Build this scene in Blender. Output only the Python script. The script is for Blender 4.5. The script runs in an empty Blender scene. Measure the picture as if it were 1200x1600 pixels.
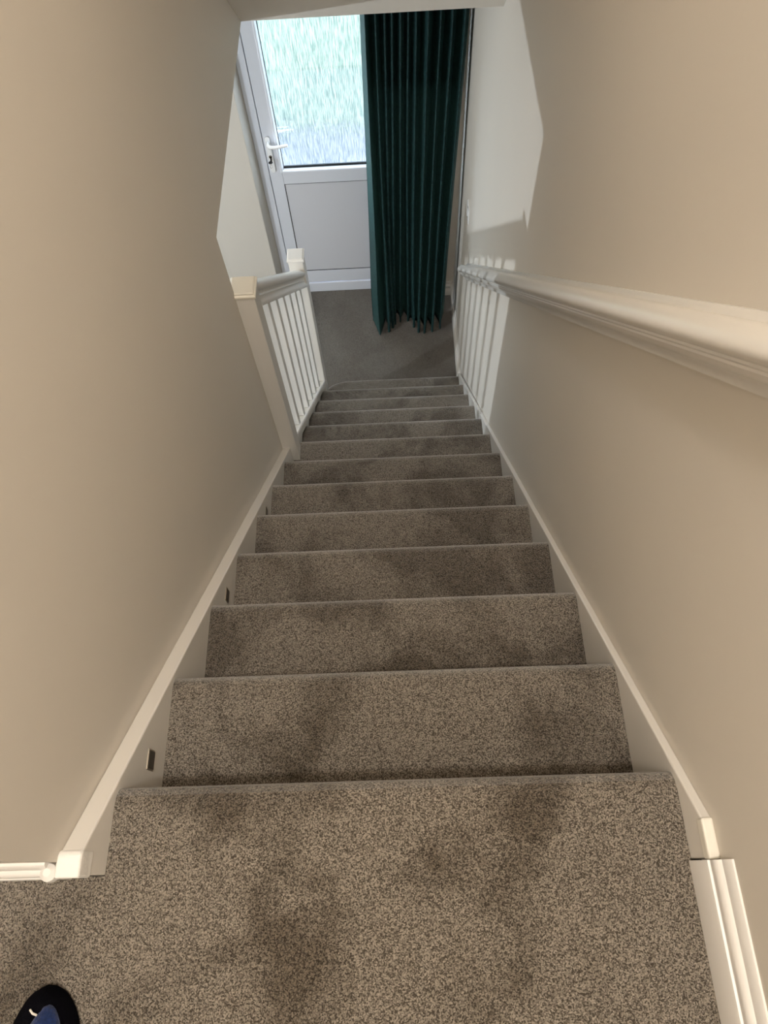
import bpy, bmesh, math, random
from mathutils import Vector, Matrix
random.seed(4)
PI = math.pi
SC = bpy.context.scene
COL = SC.collection

# ------------------------------------------------------------------ camera
CAM_LOC = Vector((0.43666, -0.12036, 1.10170))
CR = Vector((0.9988761, -0.0247391, -0.0404280))
CU = Vector((0.0403017, 0.8922344, 0.4497705))
CF = Vector((-0.0249443, 0.4508944, -0.8922287))
cam = bpy.data.cameras.new('camera')
cam.sensor_fit = 'VERTICAL'
cam.sensor_height = 24.0
cam.lens = 24.0 * 1108.224 / 1600.0
cam.clip_start = 0.02
camo = bpy.data.objects.new('camera', cam)
COL.objects.link(camo)
camo.matrix_world = Matrix(((CR.x, CU.x, -CF.x, CAM_LOC.x), (CR.y, CU.y, -CF.y, CAM_LOC.y),
                            (CR.z, CU.z, -CF.z, CAM_LOC.z), (0, 0, 0, 1)))
SC.camera = camo

# ------------------------------------------------------------------ view
SC.view_settings.view_transform = 'Standard'
SC.view_settings.look = 'None'
SC.view_settings.gamma = 1.0
SC.view_settings.exposure = 0.12
SC.view_settings.use_curve_mapping = False
SC.cycles.use_denoising = True
SC.cycles.max_bounces = 14
SC.cycles.diffuse_bounces = 8
SC.cycles.sample_clamp_indirect = 6.0

# ------------------------------------------------------------------ world (overcast sky outside the door)
world = bpy.data.worlds.new('world')
SC.world = world
world.use_nodes = True
wn = world.node_tree
wn.nodes.clear()
wo = wn.nodes.new('ShaderNodeOutputWorld')
wb = wn.nodes.new('ShaderNodeBackground')
wb.inputs['Color'].default_value = (0.78, 0.89, 1.0, 1)
wb.inputs['Strength'].default_value = 12.0
wn.links.new(wb.outputs[0], wo.inputs[0])


def lamp(name, kind, loc, power, color, radius=0.1):
    l = bpy.data.lights.new(name, kind)
    l.energy = power
    l.color = color
    l.shadow_soft_size = radius
    o = bpy.data.objects.new(name, l)
    o.location = loc
    COL.objects.link(o)
    return o


lamp('landing_lamp_light', 'POINT', (0.40, -0.50, 2.44), 92.0, (1.0, 0.925, 0.835), 0.07)
lamp('hall_lamp_light', 'POINT', (-2.0, 1.20, -0.65), 112.0, (0.85, 0.93, 1.0), 0.022)

# ------------------------------------------------------------------ constants
G, R = 0.2140, 0.2000           # going and rise
M = R / G
XI = 0.815                      # inner face of right string
FLZ = -13 * R                   # hall floor
CZ = -0.245                     # hall ceiling
WLX = -0.030                    # stairwell face of left wall
WEND = 1.405                    # where the left wall stops and the balustrade starts
BY = 2.400                      # stairwell face of the bulkhead
DW = 3.420                      # door wall face
UC = 2.60                       # upstairs ceiling


def wx(y):
    return 0.829 + 0.018 * min(max((y - 1.6) / 1.9, 0.0), 1.0)


# ------------------------------------------------------------------ materials
def mat(name, color, rough=0.5, spec=0.3, bump=None, var=None, sheen=0.0, metal=0.0, coat=0.0):
    m = bpy.data.materials.new(name)
    m.use_nodes = True
    nt = m.node_tree
    b = nt.nodes['Principled BSDF']
    b.inputs['Base Color'].default_value = (*color, 1)
    b.inputs['Roughness'].default_value = rough
    b.inputs['Specular IOR Level'].default_value = spec
    b.inputs['Metallic'].default_value = metal
    b.inputs['Sheen Weight'].default_value = sheen
    b.inputs['Coat Weight'].default_value = coat
    tc = nt.nodes.new('ShaderNodeTexCoord')
    if var:
        scale, amt = var
        n = nt.nodes.new('ShaderNodeTexNoise')
        n.inputs['Scale'].default_value = scale
        n.inputs['Detail'].default_value = 4
        nt.links.new(tc.outputs['Object'], n.inputs['Vector'])
        r = nt.nodes.new('ShaderNodeValToRGB')
        r.color_ramp.elements[0].position = 0.3
        r.color_ramp.elements[1].position = 0.7
        r.color_ramp.elements[0].color = (*[c * (1 - amt) for c in color], 1)
        r.color_ramp.elements[1].color = (*[min(1, c * (1 + amt)) for c in color], 1)
        nt.links.new(n.outputs['Fac'], r.inputs[0])
        nt.links.new(r.outputs[0], b.inputs['Base Color'])
    if bump:
        scale, strength, dist = bump
        n = nt.nodes.new('ShaderNodeTexNoise')
        n.inputs['Scale'].default_value = scale
        n.inputs['Detail'].default_value = 5
        nt.links.new(tc.outputs['Object'], n.inputs['Vector'])
        bp = nt.nodes.new('ShaderNodeBump')
        bp.inputs['Strength'].default_value = strength
        bp.inputs['Distance'].default_value = dist
        nt.links.new(n.outputs['Fac'], bp.inputs['Height'])
        nt.links.new(bp.outputs[0], b.inputs['Normal'])
    return m


def carpet_mat(name, lo, hi, patch):
    m = bpy.data.materials.new(name)
    m.use_nodes = True
    nt = m.node_tree
    b = nt.nodes['Principled BSDF']
    b.inputs['Roughness'].default_value = 0.95
    b.inputs['Specular IOR Level'].default_value = 0.05
    b.inputs['Sheen Weight'].default_value = 0.7
    b.inputs['Sheen Roughness'].default_value = 0.35
    geo = nt.nodes.new('ShaderNodeNewGeometry')
    n = nt.nodes.new('ShaderNodeTexNoise')
    n.inputs['Scale'].default_value = 460
    n.inputs['Detail'].default_value = 3.0
    n.inputs['Roughness'].default_value = 0.7
    nt.links.new(geo.outputs['Position'], n.inputs['Vector'])
    r = nt.nodes.new('ShaderNodeValToRGB')
    r.color_ramp.elements[0].position = 0.38
    r.color_ramp.elements[0].color = (*lo, 1)
    r.color_ramp.elements[1].position = 0.78
    r.color_ramp.elements[1].color = (*hi, 1)
    vo = nt.nodes.new('ShaderNodeTexVoronoi')
    vo.inputs['Scale'].default_value = 600
    nt.links.new(geo.outputs['Position'], vo.inputs['Vector'])
    sx = nt.nodes.new('ShaderNodeSeparateColor')
    nt.links.new(vo.outputs['Color'], sx.inputs[0])
    mm = nt.nodes.new('ShaderNodeMix')
    mm.inputs[0].default_value = 0.38
    nt.links.new(n.outputs['Fac'], mm.inputs[2])
    nt.links.new(sx.outputs[0], mm.inputs[3])
    nt.links.new(mm.outputs[0], r.inputs[0])
    # brushed pile: broad soft patches where the fibres lie the other way
    p = nt.nodes.new('ShaderNodeTexNoise')
    p.inputs['Scale'].default_value = 3.8
    p.inputs['Detail'].default_value = 4.0
    p.inputs['Roughness'].default_value = 0.6
    p.inputs['Distortion'].default_value = 0.4
    nt.links.new(geo.outputs['Position'], p.inputs['Vector'])
    pr = nt.nodes.new('ShaderNodeValToRGB')
    pr.color_ramp.elements[0].position = 0.42
    pr.color_ramp.elements[0].color = (*patch, 1)
    pr.color_ramp.elements[1].position = 0.54
    pr.color_ramp.elements[1].color = (1, 1, 1, 1)
    nt.links.new(p.outputs['Fac'], pr.inputs[0])
    mx = nt.nodes.new('ShaderNodeMix')
    mx.data_type = 'RGBA'
    mx.blend_type = 'MULTIPLY'
    mx.inputs[0].default_value = 1.0
    nt.links.new(r.outputs[0], mx.inputs[6])
    nt.links.new(pr.outputs[0], mx.inputs[7])
    nt.links.new(mx.outputs[2], b.inputs['Base Color'])
    bp = nt.nodes.new('ShaderNodeBump')
    bp.inputs['Strength'].default_value = 0.8
    bp.inputs['Distance'].default_value = 0.004
    nt.links.new(mm.outputs[0], bp.inputs['Height'])
    nt.links.new(bp.outputs[0], b.inputs['Normal'])
    return m


WALL = mat('wall_paint', (0.638, 0.601, 0.545), 0.62, 0.3, bump=(60, 0.08, 0.002), var=(1.3, 0.02))
TRIM = mat('trim_paint', (0.71, 0.69, 0.655), 0.27, 0.5, bump=(90, 0.06, 0.001))
SKIRT = mat('skirting_paint', (0.74, 0.73, 0.715), 0.35, 0.45, bump=(90, 0.05, 0.001))
CAPW = mat('cap_paint', (0.74, 0.71, 0.63), 0.4, 0.4)
FILLER = mat('rough_filler', (0.76, 0.75, 0.73), 0.8, 0.2, bump=(45, 0.8, 0.004))
CEIL = mat('ceiling_paint', (0.72, 0.68, 0.62), 0.8, 0.2)
UPVC = mat('door_plastic', (0.66, 0.69, 0.76), 0.28, 0.5)
UPVC_PANEL = mat('door_panel_plastic', (0.60, 0.615, 0.665), 0.35, 0.5, bump=(400, 0.05, 0.0005))
SEAL = mat('rubber_seal', (0.02, 0.025, 0.03), 0.6, 0.3)
BRASS = mat('lock_metal', (0.12, 0.10, 0.08), 0.35, 0.5, metal=1.0)
BLACK = mat('black_plastic', (0.012, 0.012, 0.012), 0.5, 0.3)
HANDLE = mat('white_handle', (0.86, 0.88, 0.90), 0.22, 0.5, coat=0.3)
CARPET = carpet_mat('stair_carpet', (0.050, 0.041, 0.031), (0.335, 0.296, 0.247), (0.50, 0.47, 0.43))
CARPET2 = carpet_mat('hall_carpet', (0.075, 0.066, 0.055), (0.21, 0.19, 0.165), (0.85, 0.83, 0.82))
LEDM = mat('step_light_lens', (0.035, 0.028, 0.02), 0.3, 0.5)
CHROME = mat('step_light_rim', (0.5, 0.46, 0.40), 0.3, 0.5, metal=1.0)
WSW = mat('switch_plastic', (0.82, 0.83, 0.84), 0.3, 0.5)
SKIN = mat('skin', (0.60, 0.38, 0.28), 0.5, 0.4)
JEAN = mat('trouser_cloth', (0.03, 0.035, 0.05), 0.9, 0.2, bump=(500, 0.3, 0.001))
SLIP_BLACK = mat('slipper_black_felt', (0.0025, 0.0025, 0.004), 0.95, 0.03, bump=(600, 0.6, 0.002))
SLIP_BLUE = mat('slipper_blue_fleece', (0.007, 0.018, 0.070), 0.95, 0.1, bump=(350, 0.7, 0.003), var=(180, 0.35), sheen=0.2)
LINT = mat('white_lint', (0.75, 0.72, 0.66), 0.9, 0.1)
SHADE = mat('lamp_shade_cloth', (0.85, 0.80, 0.70), 0.8, 0.2)
GRASS = mat('lawn', (0.100, 0.120, 0.098), 0.95, 0.1, var=(2.5, 0.30))
ROAD = mat('road_surface', (0.092, 0.100, 0.115), 0.9, 0.1, var=(3.0, 0.1))
PAVING = mat('paving', (0.150, 0.142, 0.146), 0.9, 0.1, var=(3.0, 0.1))


def curtain_mat():
    m = bpy.data.materials.new('curtain_jacquard')
    m.use_nodes = True
    nt = m.node_tree
    b = nt.nodes['Principled BSDF']
    b.inputs['Roughness'].default_value = 0.6
    b.inputs['Specular IOR Level'].default_value = 0.25
    b.inputs['Sheen Weight'].default_value = 0.12
    b.inputs['Sheen Tint'].default_value = (0.2, 0.6, 0.55, 1)
    tc = nt.nodes.new('ShaderNodeTexCoord')
    v = nt.nodes.new('ShaderNodeTexVoronoi')
    v.inputs['Scale'].default_value = 70
    mp = nt.nodes.new('ShaderNodeMapping')
    mp.inputs['Scale'].default_value = (1, 1, 0.75)
    nt.links.new(tc.outputs['Object'], mp.inputs[0])
    nt.links.new(mp.outputs[0], v.inputs['Vector'])
    r = nt.nodes.new('ShaderNodeValToRGB')
    r.color_ramp.elements[0].position = 0.25
    r.color_ramp.elements[0].color = (0.0050, 0.019, 0.0215, 1)
    r.color_ramp.elements[1].position = 0.62
    r.color_ramp.elements[1].color = (0.0105, 0.036, 0.039, 1)
    nt.links.new(v.outputs['Distance'], r.inputs[0])
    nt.links.new(r.outputs[0], b.inputs['Base Color'])
    bp = nt.nodes.new('ShaderNodeBump')
    bp.inputs['Strength'].default_value = 0.25
    bp.inputs['Distance'].default_value = 0.001
    nt.links.new(v.outputs['Distance'], bp.inputs['Height'])
    nt.links.new(bp.outputs[0], b.inputs['Normal'])
    return m


CURT = curtain_mat()


def glass_mat():
    m = bpy.data.materials.new('rain_pattern_glass')
    m.use_nodes = True
    nt = m.node_tree
    nt.nodes.clear()
    out = nt.nodes.new('ShaderNodeOutputMaterial')
    tc = nt.nodes.new('ShaderNodeTexCoord')
    mp = nt.nodes.new('ShaderNodeMapping')
    mp.inputs['Scale'].default_value = (270, 270, 17)
    n = nt.nodes.new('ShaderNodeTexNoise')
    n.inputs['Scale'].default_value = 1.0
    n.inputs['Detail'].default_value = 2.5
    n.inputs['Distortion'].default_value = 0.35
    nt.links.new(tc.outputs['Object'], mp.inputs[0])
    nt.links.new(mp.outputs[0], n.inputs['Vector'])
    bp = nt.nodes.new('ShaderNodeBump')
    bp.inputs['Strength'].default_value = 1.0
    bp.inputs['Distance'].default_value = 0.012
    nt.links.new(n.outputs['Fac'], bp.inputs['Height'])
    rf = nt.nodes.new('ShaderNodeBsdfRefraction')
    rf.inputs['IOR'].default_value = 1.35
    rf.inputs['Roughness'].default_value = 0.05
    rf.inputs['Color'].default_value = (0.92, 0.97, 1.0, 1)
    gl = nt.nodes.new('ShaderNodeBsdfGlossy')
    gl.inputs['Roughness'].default_value = 0.15
    tr = nt.nodes.new('ShaderNodeBsdfTransparent')
    tr.inputs['Color'].default_value = (0.9, 0.96, 1.0, 1)
    cr = nt.nodes.new('ShaderNodeValToRGB')  # streaks tinted dark and pale, standing in for light bent by the ribs
    cr.color_ramp.elements[0].position = 0.38
    cr.color_ramp.elements[0].color = (0.40, 0.48, 0.50, 1)
    cr.color_ramp.elements[1].position = 0.62
    cr.color_ramp.elements[1].color = (1, 1, 1, 1)
    nt.links.new(n.outputs['Fac'], cr.inputs[0])
    nt.links.new(cr.outputs[0], rf.inputs['Color'])
    nt.links.new(bp.outputs[0], rf.inputs['Normal'])
    nt.links.new(bp.outputs[0], gl.inputs['Normal'])
    a = nt.nodes.new('ShaderNodeMixShader')
    a.inputs[0].default_value = 0.12
    nt.links.new(rf.outputs[0], a.inputs[1])
    nt.links.new(tr.outputs[0], a.inputs[2])
    c = nt.nodes.new('ShaderNodeMixShader')
    c.inputs[0].default_value = 0.06
    nt.links.new(a.outputs[0], c.inputs[1])
    nt.links.new(gl.outputs[0], c.inputs[2])
    nt.links.new(c.outputs[0], out.inputs[0])
    return m


GLASS = glass_mat()


# ------------------------------------------------------------------ mesh helpers
def box(bm, x0, x1, y0, y1, z0, z1):
    v = [bm.verts.new(p) for p in ((x0, y0, z0), (x1, y0, z0), (x1, y1, z0), (x0, y1, z0),
                                   (x0, y0, z1), (x1, y0, z1), (x1, y1, z1), (x0, y1, z1))]
    for f in ((0, 3, 2, 1), (4, 5, 6, 7), (0, 1, 5, 4), (1, 2, 6, 5), (2, 3, 7, 6), (3, 0, 4, 7)):
        bm.faces.new([v[i] for i in f])


def prism(bm, pts, f0, f1):
    """closed outline pts, placed by f0 and f1 at its two ends"""
    a = [bm.verts.new(f0(*p)) for p in pts]
    b = [bm.verts.new(f1(*p)) for p in pts]
    n = len(pts)
    bm.faces.new(a)
    bm.faces.new(b[::-1])
    for i in range(n):
        j = (i + 1) % n
        bm.faces.new((a[j], a[i], b[i], b[j]))


def prism_x(bm, yz, x0, x1):
    prism(bm, yz, lambda y, z: (x0, y, z), lambda y, z: (x1, y, z))


def prism_z(bm, xy, z0, z1):
    prism(bm, xy, lambda x, y: (x, y, z0), lambda x, y: (x, y, z1))


def prism_y(bm, xz, y0, y1):
    prism(bm, xz, lambda x, z: (x, y0, z), lambda x, z: (x, y1, z))


def raked(bm, xh, y0, y1):
    """cross-section (x, height above the nosing line) run down the pitch of the stair"""
    prism(bm, xh, lambda x, h: (x, y0, -M * y0 + h), lambda x, h: (x, y1, -M * y1 + h))


def lathe(bm, prof, c, seg=24, axis='z'):
    rings = []
    for r, h in prof:
        ring = []
        for i in range(seg):
            a = 2 * PI * i / seg
            p = (r * math.cos(a), r * math.sin(a), h)
            if axis == 'y':
                p = (p[0], p[2], p[1])
            ring.append(bm.verts.new((c[0] + p[0], c[1] + p[1], c[2] + p[2])))
        rings.append(ring)
    for a, b in zip(rings, rings[1:]):
        for i in range(seg):
            j = (i + 1) % seg
            bm.faces.new((a[i], a[j], b[j], b[i]))
    bm.faces.new(rings[0][::-1])
    bm.faces.new(rings[-1])


def tube(bm, pts, rads, seg=12):
    pts = [Vector(p) for p in pts]
    rings = []
    for i, p in enumerate(pts):
        t = (pts[min(i + 1, len(pts) - 1)] - pts[max(i - 1, 0)]).normalized()
        u = t.cross(Vector((0, 0, 1)))
        if u.length < 1e-3:
            u = t.cross(Vector((1, 0, 0)))
        u.normalize()
        w = t.cross(u)
        r = rads[i] if isinstance(rads, (list, tuple)) else rads
        rings.append([bm.verts.new(p + u * r * math.cos(2 * PI * k / seg) + w * r * math.sin(2 * PI * k / seg)) for k in range(seg)])
    for a, b in zip(rings, rings[1:]):
        for i in range(seg):
            j = (i + 1) % seg
            bm.faces.new((a[i], a[j], b[j], b[i]))
    bm.faces.new(rings[0][::-1])
    bm.faces.new(rings[-1])


def obj(name, bm, m, parent=None, bevel=0.0, smooth=False, segs=2, angle=40):
    bmesh.ops.recalc_face_normals(bm, faces=bm.faces[:])
    me = bpy.data.meshes.new(name)
    bm.to_mesh(me)
    bm.free()
    me.materials.append(m)
    o = bpy.data.objects.new(name, me)
    COL.objects.link(o)
    if parent is not None:
        o.parent = parent
        o.matrix_parent_inverse = Matrix.Translation(-parent.location)
    if bevel:
        b = o.modifiers.new('bevel', 'BEVEL')
        b.width = bevel
        b.segments = segs
        b.limit_method = 'ANGLE'
        b.angle_limit = math.radians(angle)
    if smooth:
        for p in me.polygons:
            p.use_smooth = True
        if smooth != 'all':
            me.set_sharp_from_angle(angle=math.radians(38))
    return o


def new():
    return bmesh.new()


def thing(name, label, cat, loc=(0, 0, 0), group=None):
    o = bpy.data.objects.new(name, None)
    o.empty_display_size = 0.05
    o.location = loc
    COL.objects.link(o)
    o['label'] = label
    o['category'] = cat
    if group:
        o['group'] = group
    return o


def tag(o, label, cat, group=None):
    o['label'] = label
    o['category'] = cat
    if group:
        o['group'] = group
    return o


def struct(o, label=None, cat=None):
    o['kind'] = 'structure'
    if label:
        o['label'] = label
        o['category'] = cat
    return o


# ================================================================== SHELL
# upstairs landing carpet, wrapped over the top nosing
bm = new()
nose = []
for i in range(7):
    a = math.radians(90 - i * 30)
    nose.append((-0.027 + 0.027 * math.cos(a), -0.024 + 0.024 * math.sin(a)))
prism_x(bm, [(-0.1175, 0.0)] + nose + [(-0.028, -0.05), (-0.028, -0.2), (-0.1175, -0.2)], 0.0, XI)
prism_z(bm, [(-1.3, -1.5), (0.829, -1.5), (0.829, -0.1175), (-0.03, -0.1175), (-0.03, -0.10), (-1.3, -0.10)], -0.12, 0.0)
struct(obj('floor', bm, CARPET), 'speckled beige-brown carpet of the upper landing, wrapped over the top nosing', 'carpet')

bm = new()
box(bm, -3.2, 0.86, -0.6, 3.60, FLZ - 0.1, FLZ)
struct(obj('floor', bm, CARPET2), 'dark grey-brown carpet of the hall at the foot of the stairs', 'carpet')

# right wall (runs the whole height of both storeys)
bm = new()
ys = [-1.5, 1.6, 2.1, 2.6, 3.1, 3.5, 3.6]
prism_z(bm, [(wx(y), y) for y in ys] + [(0.98, 3.6), (0.98, -1.5)], FLZ, UC)
struct(obj('wall_right', bm, WALL), 'long beige wall on the right carrying the handrail and baluster shadows', 'wall')

# left stair wall with the open side over the balustrade
bm = new()
prism_x(bm, [(-0.10, FLZ), (WEND, FLZ), (WEND, CZ), (BY, CZ), (BY, UC), (-0.10, UC)], -0.13, WLX)
struct(obj('wall_left', bm, WALL), 'beige wall on the left of the stairs ending at the near newel post', 'wall')
bm = new()
box(bm, -1.3, -0.13, -0.10, 0.0, 0.0, UC)
struct(obj('wall_landing', bm, WALL))
bm = new()
box(bm, -1.4, -1.3, -1.5, 0.0, -0.12, UC)
struct(obj('wall_landing_side', bm, WALL))
bm = new()
box(bm, -1.4, 0.98, -1.6, -1.5, -0.12, UC)
struct(obj('wall_rear', bm, WALL))
bm = new()
prism_x(bm, [(BY, CZ), (1.30, CZ + 0.93 * (BY - 1.30)), (1.30, UC), (BY + 0.10, UC), (BY + 0.10, CZ)], -0.031, 0.86)  # slope shaped to turn the face from the landing lamp and keep it dim
struct(obj('wall_bulkhead', bm, CEIL, bevel=0.003), 'pale sloping bulkhead crossing above the foot of the stairs', 'wall')
bm = new()
box(bm, -1.4, 0.98, -1.6, BY + 0.1, UC, UC + 0.1)
struct(obj('ceiling', bm, CEIL))
bm = new()
box(bm, -3.2, -0.13, -0.6, 3.60, CZ, CZ + 0.12)
box(bm, -0.13, 0.86, BY + 0.10, 3.60, CZ, CZ + 0.12)
struct(obj('ceiling', bm, CEIL))
# hall walls
bm = new()
box(bm, -3.3, -3.2, -0.6, 3.6, FLZ, CZ)
struct(obj('wall_hall_left', bm, WALL))
bm = new()
box(bm, -3.3, -0.03, -0.7, -0.6, FLZ, CZ)
struct(obj('wall_hall_rear', bm, WALL))
bm = new()
DX0, DX1, DTOP = -0.300, 0.640, -0.52


def side_xy(xa, xb, flip):
    return [(xa, DW), (xb, DW), (xb + flip * 0.030, DW + 0.075), (xb + flip * 0.030, 3.60), (xa, 3.60)]


prism_z(bm, side_xy(-3.2, DX0 - 0.030, 1), FLZ, CZ)
prism_z(bm, side_xy(0.86, DX1 + 0.030, -1), FLZ, CZ)
prism_x(bm, [(DW, CZ), (DW, DTOP + 0.03), (DW + 0.075, DTOP), (3.60, DTOP), (3.60, CZ)], DX0 - 0.03, DX1 + 0.03)
struct(obj('wall_front', bm, WALL, bevel=0.004), 'pale wall around the white front door', 'wall')

# ground outside the door
for nm, m_, ya, yb, zt in (('outdoor_paving', PAVING, 3.60, 5.45, -0.06), ('outdoor_road', ROAD, 5.45, 6.15, -0.07), ('outdoor_lawn', GRASS, 6.15, 18.0, -0.05)):
    bm = new()
    box(bm, -9, 9, ya, yb, FLZ - 0.16, FLZ + zt)
    struct(obj(nm, bm, m_))

# ================================================================== STAIRCASE
stair = thing('staircase', 'straight flight of stairs in speckled beige-brown carpet between cream strings', 'staircase', (0.4, 1.28, FLZ))


def step(k):
    bm = new()
    y1, z = k * G, -k * R
    yb = (k - 1) * G - 0.028
    nz = []
    for i in range(7):
        a = math.radians(90 - i * 30)
        nz.append((y1 - 0.027 + 0.027 * math.cos(a), z - 0.024 + 0.024 * math.sin(a)))
    tail = [(y1 - 0.028, z - 0.05), (y1 - 0.028, z - R), (yb, z - R)]
    if k < 12:
        prism_x(bm, [(yb, z)] + nz + tail, 0.0, XI)
    else:
        # bottom step: its left end sweeps round to the newel post
        def outline(ins):
            pts = [(0.004, yb), (0.004, 2.50)]
            for i in range(13):
                a = math.radians(180 - i * 7.5)
                pts.append((0.165 + (0.155 - ins) * math.cos(a), 2.495 + (y1 - 2.495 - ins) * math.sin(a)))
            pts += [(XI, y1 - ins), (XI, yb)]
            return pts
        lay = [(0.027, z), (0.0135, z - 0.0032), (0.004, z - 0.012), (0.0, z - 0.024), (0.004, z - 0.036), (0.0135, z - 0.045), (0.028, z - 0.05), (0.028, z - R)]
        rings = [[bm.verts.new((x, y, zz)) for x, y in outline(ins)] for ins, zz in lay]
        n = len(rings[0])
        bm.faces.new(rings[0][::-1])
        bm.faces.new(rings[-1])
        for a, b in zip(rings, rings[1:]):
            for i in range(n):
                j = (i + 1) % n
                bm.faces.new((a[i], a[j], b[j], b[i]))
    return obj('step', bm, CARPET, stair, smooth=True)


for k in range(1, 13):
    step(k)

TOPH = 0.004


def hl(y, h):
    return -M * y + h


# strings
bm = new()
prism_x(bm, [(-0.1165, -0.10), (-0.1165, 0.068), (-0.070, 0.068), (2.60, hl(2.60, TOPH)), (2.60, FLZ), (2.35, FLZ), (-0.02, -0.32)], XI, 0.829)
rs = obj('string', bm, TRIM, stair, bevel=0.0025)
rs['label'] = 'right string, cream paint'
bm = new()
prism_x(bm, [(-0.1165, -0.10), (-0.1165, 0.0875), (-0.090, 0.0875), (2.40, hl(2.40, TOPH)), (2.40, FLZ), (2.2, FLZ), (-0.02, -0.32)], -0.0295, 0.0)
ls = obj('string', bm, TRIM, stair, bevel=0.0025)
ls['label'] = 'left string, cream paint'
# rough filled end of the left string
bm = new()
prism_x(bm, [(-0.1195, 0.050), (-0.1195, 0.0895), (-0.0915, 0.0905), (-0.086, 0.0855), (-0.086, 0.050)], -0.032, 0.001)
fe = obj('filled_end', bm, FILLER, ls, bevel=0.004, segs=3)
fe['label'] = 'rough white filled end'
bm = new()
prism_x(bm, [(-0.1180, 0.050), (-0.1180, 0.0700), (-0.068, 0.0700), (-0.068, 0.050)], XI - 0.001, 0.8295)
fe = obj('filled_end', bm, mat('filler_cream', (0.72, 0.70, 0.64), 0.6, 0.3, bump=(60, 0.5, 0.003)), rs, bevel=0.003)
# panel closing the stair below the open string (hall side)
bm = new()
prism_x(bm, [(WEND, hl(WEND, -0.1)), (2.40, hl(2.40, -0.1)), (2.40, FLZ), (WEND, FLZ)], -0.028, -0.010)
obj('spandrel_panel', bm, TRIM, stair)

# small recessed step lights in the left string, every second tread
for i, k in enumerate((1, 3, 5)):
    yc, zc = (k - 1) * G + (0.054 if k == 1 else 0.064), -k * R + 0.072
    t = thing('step_light', ['small dark square step light in the left string above the topmost tread',
                             'small dark square step light in the left string, middle of the three',
                             'small dark step light in the left string, farthest down the flight'][i], 'step light', (0.0, yc, zc), 'step lights in the left string')
    bm = new()
    box(bm, -0.004, 0.0016, yc - 0.0165, yc + 0.0165, zc - 0.0155, zc + 0.0155)
    obj('rim', bm, CHROME, t, bevel=0.0008)
    bm = new()
    box(bm, -0.002, 0.0024, yc - 0.0140, yc + 0.0140, zc - 0.0130, zc + 0.0130)
    obj('lens', bm, LEDM, t)

# ================================================================== BALUSTRADE
bal = thing('balustrade', 'short white painted balustrade with square balusters beside the lower steps', 'balustrade', (0, 1.9, FLZ))


def newel(y0, y1, ztop, zbot, x0=-0.047, x1=0.030, nm='newel_post'):
    bm = new()
    box(bm, x0 + 0.0035, x1 - 0.0035, y0 + 0.0035, y1 - 0.0035, zbot, ztop - 0.012)
    p = obj(nm, bm, TRIM, bal, bevel=0.003)
    bm = new()
    rings = []
    for ins, z in ((0.003, ztop - 0.020), (-0.0015, ztop - 0.017), (-0.002, ztop - 0.010), (0.0015, ztop - 0.007), (0.0035, ztop - 0.0065), (0.0035, ztop - 0.002), (0.007, ztop), (0.012, ztop)):
        rings.append([bm.verts.new(q) for q in ((x0 + ins, y0 + ins, z), (x1 - ins, y0 + ins, z), (x1 - ins, y1 - ins, z), (x0 + ins, y1 - ins, z))])
    for a, b in zip(rings, rings[1:]):
        for i in range(4):
            j = (i + 1) % 4
            bm.faces.new((a[i], a[j], b[j], b[i]))
    bm.faces.new(rings[0][::-1])
    bm.faces.new(rings[-1])
    return p, bm


p, bm = newel(1.397, 1.475, -0.452, hl(1.397, -0.16))
obj('newel_cap', bm, CAPW, p, bevel=0.0006)
p, bm = newel(2.400, 2.478, -1.275, FLZ)
obj('newel_cap', bm, TRIM, p, bevel=0.0006)

NY0, NY1 = 1.475, 2.400
# banister handrail
half = [(0.0, 0.905), (0.010, 0.904), (0.019, 0.900), (0.026, 0.892), (0.0295, 0.880), (0.028, 0.868), (0.022, 0.860), (0.0195, 0.852), (0.020, 0.845),
        (0.024, 0.840), (0.0225, 0.832), (0.024, 0.824), (0.029, 0.815), (0.031, 0.806), (0.031, 0.797), (0.0, 0.797)]
bm = new()
raked(bm, [(x - 0.004, h) for x, h in half] + [(-x - 0.004, h) for x, h in half[-2:0:-1]], NY0 - 0.004, NY1 + 0.004)
obj('banister_rail', bm, TRIM, bal, smooth=True)
# base rail on the string
bm = new()
raked(bm, [(-0.036, 0.004), (-0.036, 0.060), (-0.032, 0.066), (-0.024, 0.066), (-0.022, 0.058), (0.014, 0.058), (0.016, 0.066), (0.024, 0.066), (0.028, 0.060), (0.028, 0.046), (0.022, 0.038), (0.022, 0.004), (0.014, -0.004), (0.0005, -0.004), (0.0005, 0.004)], NY0 - 0.004, NY1 + 0.004)
obj('base_rail', bm, TRIM, bal)
w = 0.034
gap = (NY1 - NY0 - 6 * w) / 7
for i in range(6):
    ya = 1.600 + 0.1305 * i
    bm = new()
    yb = ya + w
    prism_x(bm, [(ya, hl(ya, 0.058)), (yb, hl(yb, 0.058)), (yb, hl(yb, 0.798)), (ya, hl(ya, 0.798))], -0.004 - w / 2, -0.004 + w / 2)
    obj('baluster', bm, SKIRT, bal, bevel=0.0015)

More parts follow.
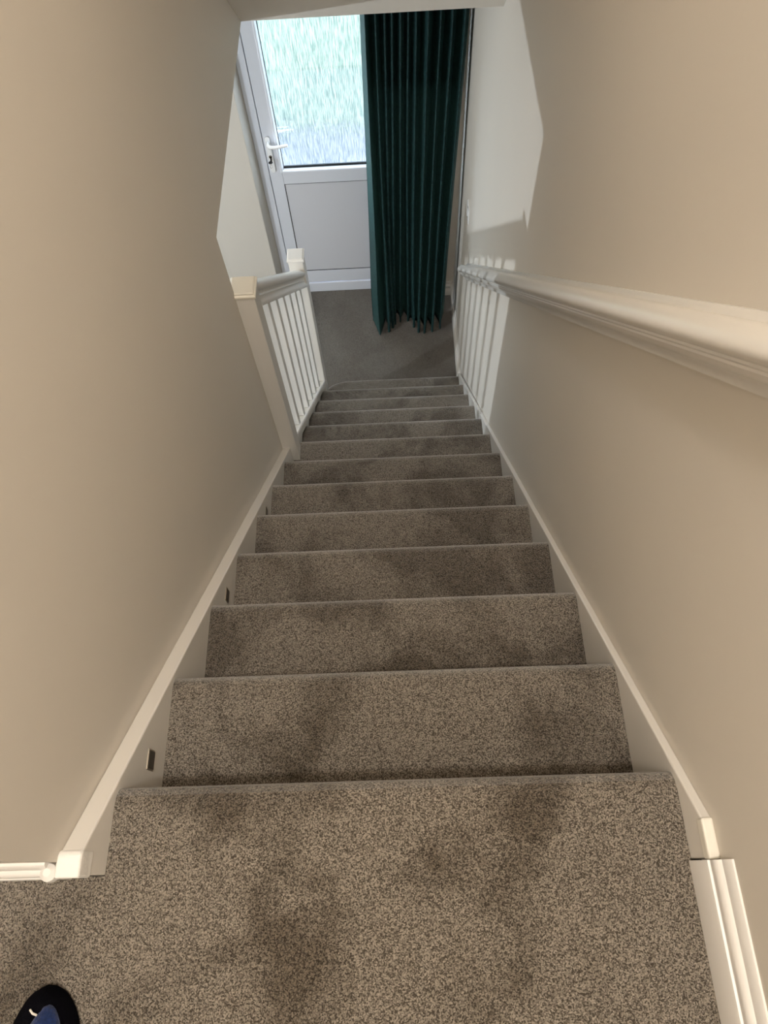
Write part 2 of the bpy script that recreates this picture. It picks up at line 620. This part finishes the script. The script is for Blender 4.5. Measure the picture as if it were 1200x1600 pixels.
# ================================================================== WALL HANDRAIL
hr = thing('wall_handrail', 'long cream moulded handrail fixed along the right wall', 'handrail', (0.8, 1.3, -0.4))
prof = [(0.0, 0.884), (0.010, 0.885), (0.014, 0.879), (0.019, 0.872), (0.024, 0.871), (0.030, 0.877), (0.037, 0.8785), (0.045, 0.876), (0.0525, 0.870), (0.0585, 0.861),
        (0.0620, 0.851), (0.0615, 0.842), (0.057, 0.835), (0.050, 0.831), (0.0455, 0.827), (0.046, 0.823), (0.043, 0.819), (0.0435, 0.815), (0.040, 0.808), (0.032, 0.800), (0.024, 0.795), (0.018, 0.789),
        (0.0155, 0.781), (0.015, 0.772), (0.0, 0.771)]
bm = new()
ya, yb, yc = -0.08, 1.6, 2.69
prism(bm, prof, lambda d, h: (wx(ya) + 0.0003 - d, ya, hl(ya, h)), lambda d, h: (wx(yb) + 0.0003 - d, yb, hl(yb, h)))
prism(bm, prof, lambda d, h: (wx(yb) + 0.0003 - d, yb, hl(yb, h)), lambda d, h: (wx(yc) + 0.0003 - d, yc, hl(yc, h)))
bmesh.ops.remove_doubles(bm, verts=bm.verts[:], dist=1e-5)
obj('rail', bm, TRIM, hr, smooth=True)

# ================================================================== SKIRTING
TOR = [(0.0, 0.0), (0.018, 0.0), (0.018, 0.060), (0.0165, 0.064), (0.0135, 0.065), (0.0135, 0.069), (0.0155, 0.076), (0.0145, 0.083), (0.011, 0.088), (0.0078, 0.090), (0.0078, 0.094), (0.0045, 0.108), (0.003, 0.110), (0.0, 0.110)]
bm = new()
prism_y(bm, [(0.8295 - d, z) for d, z in TOR], -1.5, -0.1185)
struct(obj('baseboard_right', bm, SKIRT, smooth=True), 'white moulded skirting board on the landing at the right wall', 'skirting board')
bm = new()
prism(bm, TOR, lambda d, z: (-1.3, -0.10 - d * 1.15, z * 0.8), lambda d, z: (-0.047, -0.10 - d * 1.15, z * 0.8))
lathe(bm, [(0.004, 0.052), (0.0105, 0.056), (0.0125, 0.066), (0.011, 0.076), (0.005, 0.081)], (-0.046, -0.112, 0), 16)
struct(obj('baseboard_left', bm, SKIRT, smooth=True), 'white skirting board on the landing to the left of the stair top', 'skirting board')
bm = new()
prism(bm, TOR, lambda d, z: (wx(2.6) + 0.001 - d, 2.601, FLZ + z), lambda d, z: (wx(3.42) + 0.001 - d, 3.42, FLZ + z))
struct(obj('baseboard_hall_right', bm, TRIM, smooth=True))
bm = new()
prism(bm, TOR, lambda d, z: (0.70, DW - d, FLZ + z), lambda d, z: (0.83, DW - d, FLZ + z))
prism(bm, TOR, lambda d, z: (-3.2, DW - d, FLZ + z), lambda d, z: (-0.36, DW - d, FLZ + z))
struct(obj('baseboard_front', bm, TRIM, smooth=True))

# ================================================================== FRONT DOOR
door = thing('door_1', 'white plastic front door with a patterned glass upper pane and a solid lower panel', 'door', (0.17, 3.52, FLZ))
door['kind'] = 'structure'
FY = 3.488                                         # front of the frame
LX0, LX1 = -0.246, 0.586                           # leaf
GX0, GX1 = -0.162, 0.502                           # glass
GZ0, GZ1 = -1.632, -0.66
LZ1 = -0.575
PZ0, PZ1 = -2.405, -1.728
bm = new()
box(bm, DX0, LX0 - 0.003, FY, 3.56, FLZ + 0.001, DTOP)
box(bm, LX1 + 0.003, DX1, FY, 3.56, FLZ + 0.001, DTOP)
box(bm, LX0 - 0.003, LX1 + 0.003, FY, 3.56, LZ1 + 0.003, DTOP)
obj('door_frame', bm, UPVC, door, bevel=0.004, segs=3)
bm = new()
box(bm, LX0 - 0.003, LX0 + 0.012, 3.515, 3.55, FLZ + 0.05, LZ1 + 0.003)
box(bm, LX1 - 0.012, LX1 + 0.003, 3.515, 3.55, FLZ + 0.05, LZ1 + 0.003)
box(bm, LX0 + 0.012, LX1 - 0.012, 3.515, 3.55, LZ1 - 0.012, LZ1 + 0.003)
obj('door_seal', bm, SEAL, door)
bm = new()
box(bm, LX0 - 0.003, LX1 + 0.003, FY + 0.002, 3.58, FLZ + 0.0, FLZ + 0.082)
obj('threshold', bm, UPVC, door, bevel=0.006, segs=3)
leaf = None
bm = new()
ly0, ly1 = FY + 0.002, 3.55
box(bm, LX0, GX0 - 0.012, ly0, ly1, FLZ + 0.092, LZ1)
box(bm, GX1 + 0.012, LX1, ly0, ly1, FLZ + 0.092, LZ1)
box(bm, GX0 - 0.012, GX1 + 0.012, ly0, ly1, FLZ + 0.092, PZ0)
box(bm, GX0 - 0.012, GX1 + 0.012, ly0, ly1, PZ1, GZ0 - 0.012)
box(bm, GX0 - 0.012, GX1 + 0.012, ly0, ly1, GZ1 + 0.012, LZ1)
leaf = obj('door_leaf', bm, UPVC, door, bevel=0.003)
bm = new()


def bead(x0, x1, z0, z1, wdt):
    rings = []
    for ins, y in ((0.0, ly0 + 0.001), (0.004, ly0 - 0.005), (wdt * 0.6, ly0 - 0.004), (wdt, ly0 + 0.008), (wdt, ly0 + 0.02)):
        rings.append([bm.verts.new(q) for q in ((x0 + ins, y, z0 + ins), (x1 - ins, y, z0 + ins), (x1 - ins, y, z1 - ins), (x0 + ins, y, z1 - ins))])
    rings.append([bm.verts.new(q) for q in ((x0, ly0 + 0.02, z0), (x1, ly0 + 0.02, z0), (x1, ly0 + 0.02, z1), (x0, ly0 + 0.02, z1))])
    for a, b in zip(rings, rings[1:] + rings[:1]):
        for i in range(4):
            j = (i + 1) % 4
            bm.faces.new((a[i], a[j], b[j], b[i]))


bead(GX0 - 0.020, GX1 + 0.020, GZ0 - 0.018, GZ1 + 0.018, 0.020)
obj('glazing_bead', bm, mat('bead_plastic', (0.80, 0.84, 0.92), 0.2, 0.5), leaf)
bm = new()
for a, b, c, d in ((GX0 - 0.004, GX1 + 0.004, GZ0 - 0.004, GZ0 + 0.016), (GX0 - 0.004, GX1 + 0.004, GZ1 - 0.010, GZ1 + 0.004), (GX0 - 0.004, GX0 + 0.003, GZ0 + 0.016, GZ1 - 0.010), (GX1 - 0.003, GX1 + 0.004, GZ0 + 0.016, GZ1 - 0.010)):
    box(bm, a, b, ly0 + 0.012, ly0 + 0.020, c, d)
obj('glass_gasket', bm, SEAL, leaf)
bm = new()
v = [bm.verts.new(q) for q in ((GX0 - 0.008, ly0 + 0.022, GZ0 - 0.008), (GX1 + 0.008, ly0 + 0.022, GZ0 - 0.008), (GX1 + 0.008, ly0 + 0.022, GZ1 + 0.008), (GX0 - 0.008, ly0 + 0.022, GZ1 + 0.008))]
bm.faces.new(v)
g = obj('glass_pane', bm, GLASS, leaf)
g['label'] = 'rain patterned obscure glass'
bm = new()
box(bm, GX0 - 0.012, GX1 + 0.012, ly0 + 0.004, ly1 - 0.005, PZ0 - 0.006, PZ1 + 0.006)
obj('lower_panel', bm, UPVC_PANEL, leaf)
bm = new()
for (a, b, c, d) in ((GX0 - 0.0125, GX1 + 0.0125, PZ0, PZ0 + 0.0035), (GX0 - 0.0125, GX1 + 0.0125, PZ1 - 0.002, PZ1), (GX0 - 0.0125, GX0 - 0.009, PZ0, PZ1), (GX1 + 0.009, GX1 + 0.0125, PZ0, PZ1)):
    box(bm, a, b, ly0 + 0.001, ly0 + 0.0055, c, d)
obj('panel_gasket', bm, SEAL, leaf)


def door_handle(yf, s, lever_len):
    """s=-1 inside, +1 outside"""
    bm = new()
    pts = []
    cx, z0, z1, r = -0.221, -1.640, -1.415, 0.0145
    for i in range(9):
        a = math.radians(i * 22.5)
        pts.append((cx + r * math.cos(a), z1 - r + r * math.sin(a)))
    for i in range(9):
        a = math.radians(180 + i * 22.5)
        pts.append((cx + r * math.cos(a), z0 + r + r * math.sin(a)))
    prism_y(bm, pts, yf, yf + s * 0.010)
    h = obj('door_handle', bm, HANDLE, door, bevel=0.003, segs=2)
    bm = new()
    zc = -1.449
    P = [(cx, yf, zc), (cx, yf + s * 0.022, zc), (cx + 0.003, yf + s * 0.038, zc - 0.001), (cx + 0.014, yf + s * 0.047, zc - 0.003), (cx + 0.032, yf + s * 0.050, zc - 0.004),
         (cx + 0.06, yf + s * 0.049, zc - 0.003), (cx + lever_len * 0.8, yf + s * 0.047, zc), (cx + lever_len, yf + s * 0.046, zc + 0.002)]
    tube(bm, P, [0.0105, 0.0095, 0.0095, 0.0095, 0.009, 0.0085, 0.008, 0.0072], 14)
    obj('lever', bm, HANDLE, h, smooth=True)
    return h


hi_ = door_handle(ly0, -1, 0.112)
bm = new()
lathe(bm, [(0.0085, ly0 - 0.009), (0.0085, ly0 - 0.0135), (0.007, ly0 - 0.015)], (-0.221, 0, -1.536), 16, 'y')
box(bm, -0.225, -0.217, ly0 - 0.0145, ly0 - 0.009, -1.562, -1.538)
obj('lock_cylinder', bm, BRASS, hi_, bevel=0.001)
door_handle(3.551, 1, 0.112)
# key left in the lock
t = thing('door_key', 'dark key standing in the lock below the white door handle', 'key', (-0.221, ly0 - 0.015, -1.545))
bm = new()
box(bm, -0.2225, -0.2195, ly0 - 0.034, ly0 - 0.0145, -1.552, -1.543)
lathe(bm, [(0.011, -0.0012), (0.0125, 0.0), (0.011, 0.0012)], (-0.221, ly0 - 0.042, -1.549), 16, 'z')
obj('bow', bm, BLACK, t, smooth=True)
bm = new()
tube(bm, [(-0.221, ly0 - 0.044, -1.556), (-0.226, ly0 - 0.046, -1.566), (-0.227, ly0 - 0.044, -1.578), (-0.222, ly0 - 0.042, -1.586), (-0.217, ly0 - 0.042, -1.577), (-0.217, ly0 - 0.044, -1.565), (-0.221, ly0 - 0.044, -1.556)], 0.0013, 6)
obj('key_ring', bm, CHROME, t, smooth=True)

# ================================================================== CURTAIN
NX, NZ = 420, 46
ZT, ZB = -0.43, FLZ + 0.012
rnd = random.Random(11)
NF = 11
# fold phases: uneven widths
wd = [1.0, 1.05, 0.75, 0.7, 0.95, 0.6, 0.95, 1.35, 1.1, 1.2, 1.25]
cum = [0]
for q in wd:
    cum.append(cum[-1] + q)
cum = [c / cum[-1] for c in cum]
wb_ = [1.9, 0.5, 0.4, 0.4, 1.3, 0.7, 0.8, 0.7, 0.9, 1.0, 1.3]   # widths of the same folds near the floor
cub = [0]
for q in wb_:
    cub.append(cub[-1] + q)
cub = [c / cub[-1] for c in cub]
yoff_b = [-0.050, -0.030, -0.020, -0.015, 0.050, 0.045, 0.005, -0.015, -0.020, -0.045, 0.0]
amp_f = [1.0, 0.9, 0.55, 0.7, 0.95, 0.5, 0.8, 1.25, 1.1, 1.15, 1.2]
bm = new()
grid = []
for j in range(NZ + 1):
    v = j / NZ
    z = ZT + (ZB - ZT) * v
    blend = min(1.0, max(0.0, (v - 0.10) / 0.85)) ** 1.35
    x0 = 0.345 + (0.300 - 0.345) * min(1, v * 1.15)
    x1 = 0.832 + (0.770 - 0.832) * max(0, (v - 0.15) / 0.85)
    row = []
    for i in range(NX + 1):
        u = i / NX
        f = u * NF
        k = min(NF - 1, int(f))
        t = f - k
        s = (cum[k] + (cum[k + 1] - cum[k]) * t) * (1 - blend) + (cub[k] + (cub[k + 1] - cub[k]) * t) * blend
        ph = 2 * PI * t
        A = (0.052 + 0.020 * blend) * amp_f[k]
        # one period: rises to a crest toward the room, sinks into a deep valley
        yy = A * math.cos(ph)
        edge = min(1.0, u * NF * 1.0)
        ka, kb = k, min(NF - 1, k + 1)
        yo = yoff_b[ka] * (1 - t) + yoff_b[kb] * t
        xx = x0 + (x1 - x0) * s - 0.010 * math.sin(ph * 2) * (0.6 + 0.4 * blend) * (1 if k else 0.3)
        sway = 0.004 * math.sin(3.1 * z + k * 1.7) * blend
        y = 3.268 - 0.085 * blend + yy * 1.0 + yo * blend * 1.2
        row.append(bm.verts.new((xx + sway, y, z + 0.006 * math.sin(ph) * v)))
    grid.append(row)
for j in range(NZ):
    for i in range(NX):
        bm.faces.new((grid[j][i], grid[j][i + 1], grid[j + 1][i + 1], grid[j + 1][i]))
curtain = obj('curtain', bm, CURT, smooth='all')
sm = curtain.modifiers.new('solid', 'SOLIDIFY')
sm.thickness = 0.0025
tag(curtain, 'dark teal green full-length pleated curtain drawn to the right of the front door', 'curtain')
pole = thing('curtain_pole', 'dark metal pole the teal curtain hangs from, above the front door', 'curtain pole', (0.25, 3.27, -0.405))
bm = new()
tube(bm, [(-0.34, 3.27, -0.405), (0.83, 3.27, -0.405)], 0.011, 14)
obj('pole', bm, BLACK, pole, smooth=True)
for xb in (-0.25, 0.80):
    bm = new()
    box(bm, xb - 0.006, xb + 0.006, 3.27, DW + 0.001, -0.411, -0.399)
    box(bm, xb - 0.012, xb + 0.012, DW - 0.006, DW + 0.001, -0.44, -0.37)
    obj('bracket', bm, BLACK, pole, bevel=0.001)

# ================================================================== LIGHT SWITCH on the right wall
t = thing('light_switch', 'small white light switch plate on the right wall near the curtain', 'light switch', (wx(2.9), 2.89, -1.475))
bm = new()
box(bm, wx(2.9) - 0.004, wx(2.9) + 0.003, 2.847, 2.933, -1.518, -1.432)
pl = obj('plate', bm, WSW, t, bevel=0.003)
bm = new()
prism_y(bm, [(wx(2.9) - 0.003, -1.492), (wx(2.9) - 0.009, -1.488), (wx(2.9) - 0.005, -1.458), (wx(2.9) - 0.003, -1.456)], 2.878, 2.902)
obj('rocker', bm, WSW, t)
for zz in (-1.503, -1.446):
    bm = new()
    box(bm, wx(2.9) - 0.0050, wx(2.9) - 0.003, 2.885, 2.895, zz - 0.005, zz + 0.005)
    obj('screw', bm, BRASS, t)

# ================================================================== PERSON (one slippered foot at the frame edge)
FX, FYT = -0.043, -0.244          # toe tip of the right foot
person = thing('person', 'person standing on the landing, dark blue slippered foot showing at the lower left', 'person', (FX, -0.45, 0))


def loft(bm, secs, seg=20, power=2.0):
    rings = []
    for (cx, cy, cz, rx, rz, ax) in secs:
        ring = []
        for i in range(seg):
            a = 2 * PI * i / seg
            c, s = math.cos(a), math.sin(a)
            if ax == 'y':
                ring.append(bm.verts.new((cx + rx * c, cy, cz + rz * s)))
            elif ax == 'z':
                ring.append(bm.verts.new((cx + rx * c, cy + rz * s, cz)))
            else:
                q = 0.7071
                ring.append(bm.verts.new((cx + rx * c, cy + rz * s * q, cz + rz * s * q)))
        rings.append(ring)
    for a, b in zip(rings, rings[1:]):
        for i in range(seg):
            j = (i + 1) % seg
            bm.faces.new((a[i], a[j], b[j], b[i]))
    bm.faces.new(rings[0][::-1])
    bm.faces.new(rings[-1])


bm = new()
loft(bm, [(FX, -0.262, 0.030, 0.018, 0.010, 'y'), (FX, -0.30, 0.034, 0.036, 0.018, 'y'), (FX, -0.35, 0.040, 0.040, 0.026, 'y'), (FX, -0.40, 0.048, 0.034, 0.034, 'y'),
          (FX, -0.44, 0.062, 0.032, 0.046, 'd'), (FX, -0.470, 0.090, 0.036, 0.048, 'd'), (FX, -0.480, 0.14, 0.036, 0.042, 'z'), (FX, -0.485, 0.22, 0.042, 0.048, 'z'), (FX, -0.495, 0.32, 0.054, 0.060, 'z'),
          (FX, -0.50, 0.40, 0.052, 0.058, 'z'), (FX, -0.50, 0.47, 0.054, 0.058, 'z')], 18)
b = obj('body', bm, SKIN, person, smooth='all')
s_ = b.modifiers.new('sub', 'SUBSURF')
s_.levels = s_.render_levels = 1
# trouser leg
bm = new()
loft(bm, [(FX, -0.485, 0.115, 0.062, 0.070, 'z'), (FX, -0.487, 0.22, 0.064, 0.072, 'z'), (FX, -0.495, 0.34, 0.070, 0.078, 'z'), (FX, -0.500, 0.475, 0.076, 0.084, 'z')], 24)
obj('trouser_leg', bm, JEAN, person, smooth=True)


# slipper outline in plan (toe up, slightly slanted to the right foot shape)
def slip_pts(ins, n=40):
    ctrl = [(-0.000, 0.000), (0.018, -0.0045), (0.032, -0.017), (0.0415, -0.036), (0.0455, -0.060), (0.046, -0.095), (0.041, -0.140), (0.036, -0.18), (0.035, -0.22), (0.030, -0.255), (0.012, -0.275),
            (-0.012, -0.275), (-0.030, -0.255), (-0.036, -0.22), (-0.040, -0.18), (-0.045, -0.135), (-0.047, -0.095), (-0.043, -0.060), (-0.034, -0.033), (-0.018, -0.010)]
    out = []
    cx, cy = 0.0, -0.12
    m_ = len(ctrl)
    for k in range(n):
        f = k / n * m_
        i = int(f)
        t = f - i
        p0, p1, p2, p3 = [Vector(ctrl[(i + d) % m_]) for d in (-1, 0, 1, 2)]
        p = 0.5 * ((2 * p1) + (p2 - p0) * t + (2 * p0 - 5 * p1 + 4 * p2 - p3) * t * t + (3 * p1 - p0 - 3 * p2 + p3) * t ** 3)
        d = Vector((cx - p.x, max(-0.22, min(-0.045, p.y)) - p.y))
        if d.length > 1e-6:
            p = p + d.normalized() * min(ins, d.length * 0.98)
        p.x = p.x * 0.94 - 0.008 * max(0.0, 1 + p.y / 0.06)
        out.append((FX + p.x, FYT + p.y))
    return out


slipper = bpy.data.objects.new('slipper', None)
slipper.location = (FX, -0.35, 0)
COL.objects.link(slipper)
slipper.parent = person
slipper.matrix_parent_inverse = Matrix.Translation(-person.location)


def child(o):
    o.parent = slipper
    o.matrix_parent_inverse = Matrix.Translation(-Vector((FX, -0.35, 0)))
    return o


bm = new()
rings = []
for ins, z in ((0.004, 0.001), (0.0, 0.004), (-0.001, 0.010), (0.0, 0.017), (0.001, 0.030), (0.005, 0.042), (0.012, 0.050), (0.018, 0.053)):
    rings.append([bm.verts.new((x, y, z)) for x, y in slip_pts(ins)])
n = len(rings[0])
for a, c in zip(rings, rings[1:]):
    for i in range(n):
        j = (i + 1) % n
        bm.faces.new((a[i], a[j], c[j], c[i]))
bm.faces.new(rings[0][::-1])
bm.faces.new(rings[-1])
o = child(obj('black_toe_band', bm, SLIP_BLACK, None, smooth='all'))
# blue fleece upper: domed patch set back from the toe
bm = new()


def patch(sc, z):
    pts = []
    for k in range(40):
        a = 2 * PI * k / 40
        c, s = math.cos(a), math.sin(a)
        yy = -0.104 + 0.088 * s * sc
        xx = 0.0070 + (0.0330 if s > 0 else 0.037) * c * sc * (1 - 0.18 * max(0, s) ** 2)
        xx += 0.006 * (s if s > 0 else 0) * sc
        pts.append((FX + xx, FYT + yy, z))
    return pts


rings = [[bm.verts.new(q) for q in patch(sc, z)] for sc, z in ((1.0, 0.046), (0.99, 0.051), (0.93, 0.055), (0.75, 0.060), (0.45, 0.064), (0.15, 0.066))]
n = 40
for a, c in zip(rings, rings[1:]):
    for i in range(n):
        j = (i + 1) % n
        bm.faces.new((a[i], a[j], c[j], c[i]))
bm.faces.new(rings[-1])
o = child(obj('blue_upper', bm, SLIP_BLUE, None, smooth='all'))
for pts, nm in (([(FX - 0.006, FYT - 0.020, 0.0560), (FX - 0.001, FYT - 0.0235, 0.0585), (FX + 0.005, FYT - 0.0250, 0.0600)], 0.0013),
                ([(FX + 0.013, FYT - 0.050, 0.0640), (FX + 0.016, FYT - 0.043, 0.0630)], 0.0004), ([(FX + 0.019, FYT - 0.042, 0.0615), (FX + 0.027, FYT - 0.043, 0.0590)], 0.0004)):
    bm = new()
    tube(bm, pts, nm, 6)
    child(obj('lint', bm, LINT, None, smooth=True))

# ================================================================== LAMPS the light comes from (out of frame)
LXP, LYP = 0.40, -0.50
t = thing('pendant_lamp', 'cloth shaded pendant lamp hanging from the ceiling above the upper landing', 'lamp', (LXP, LYP, UC))
bm = new()
tube(bm, [(LXP, LYP, UC), (LXP, LYP, 2.52)], 0.004, 8)
lathe(bm, [(0.05, UC - 0.02), (0.05, UC)], (LXP, LYP, 0), 20)
obj('cord', bm, WSW, t)
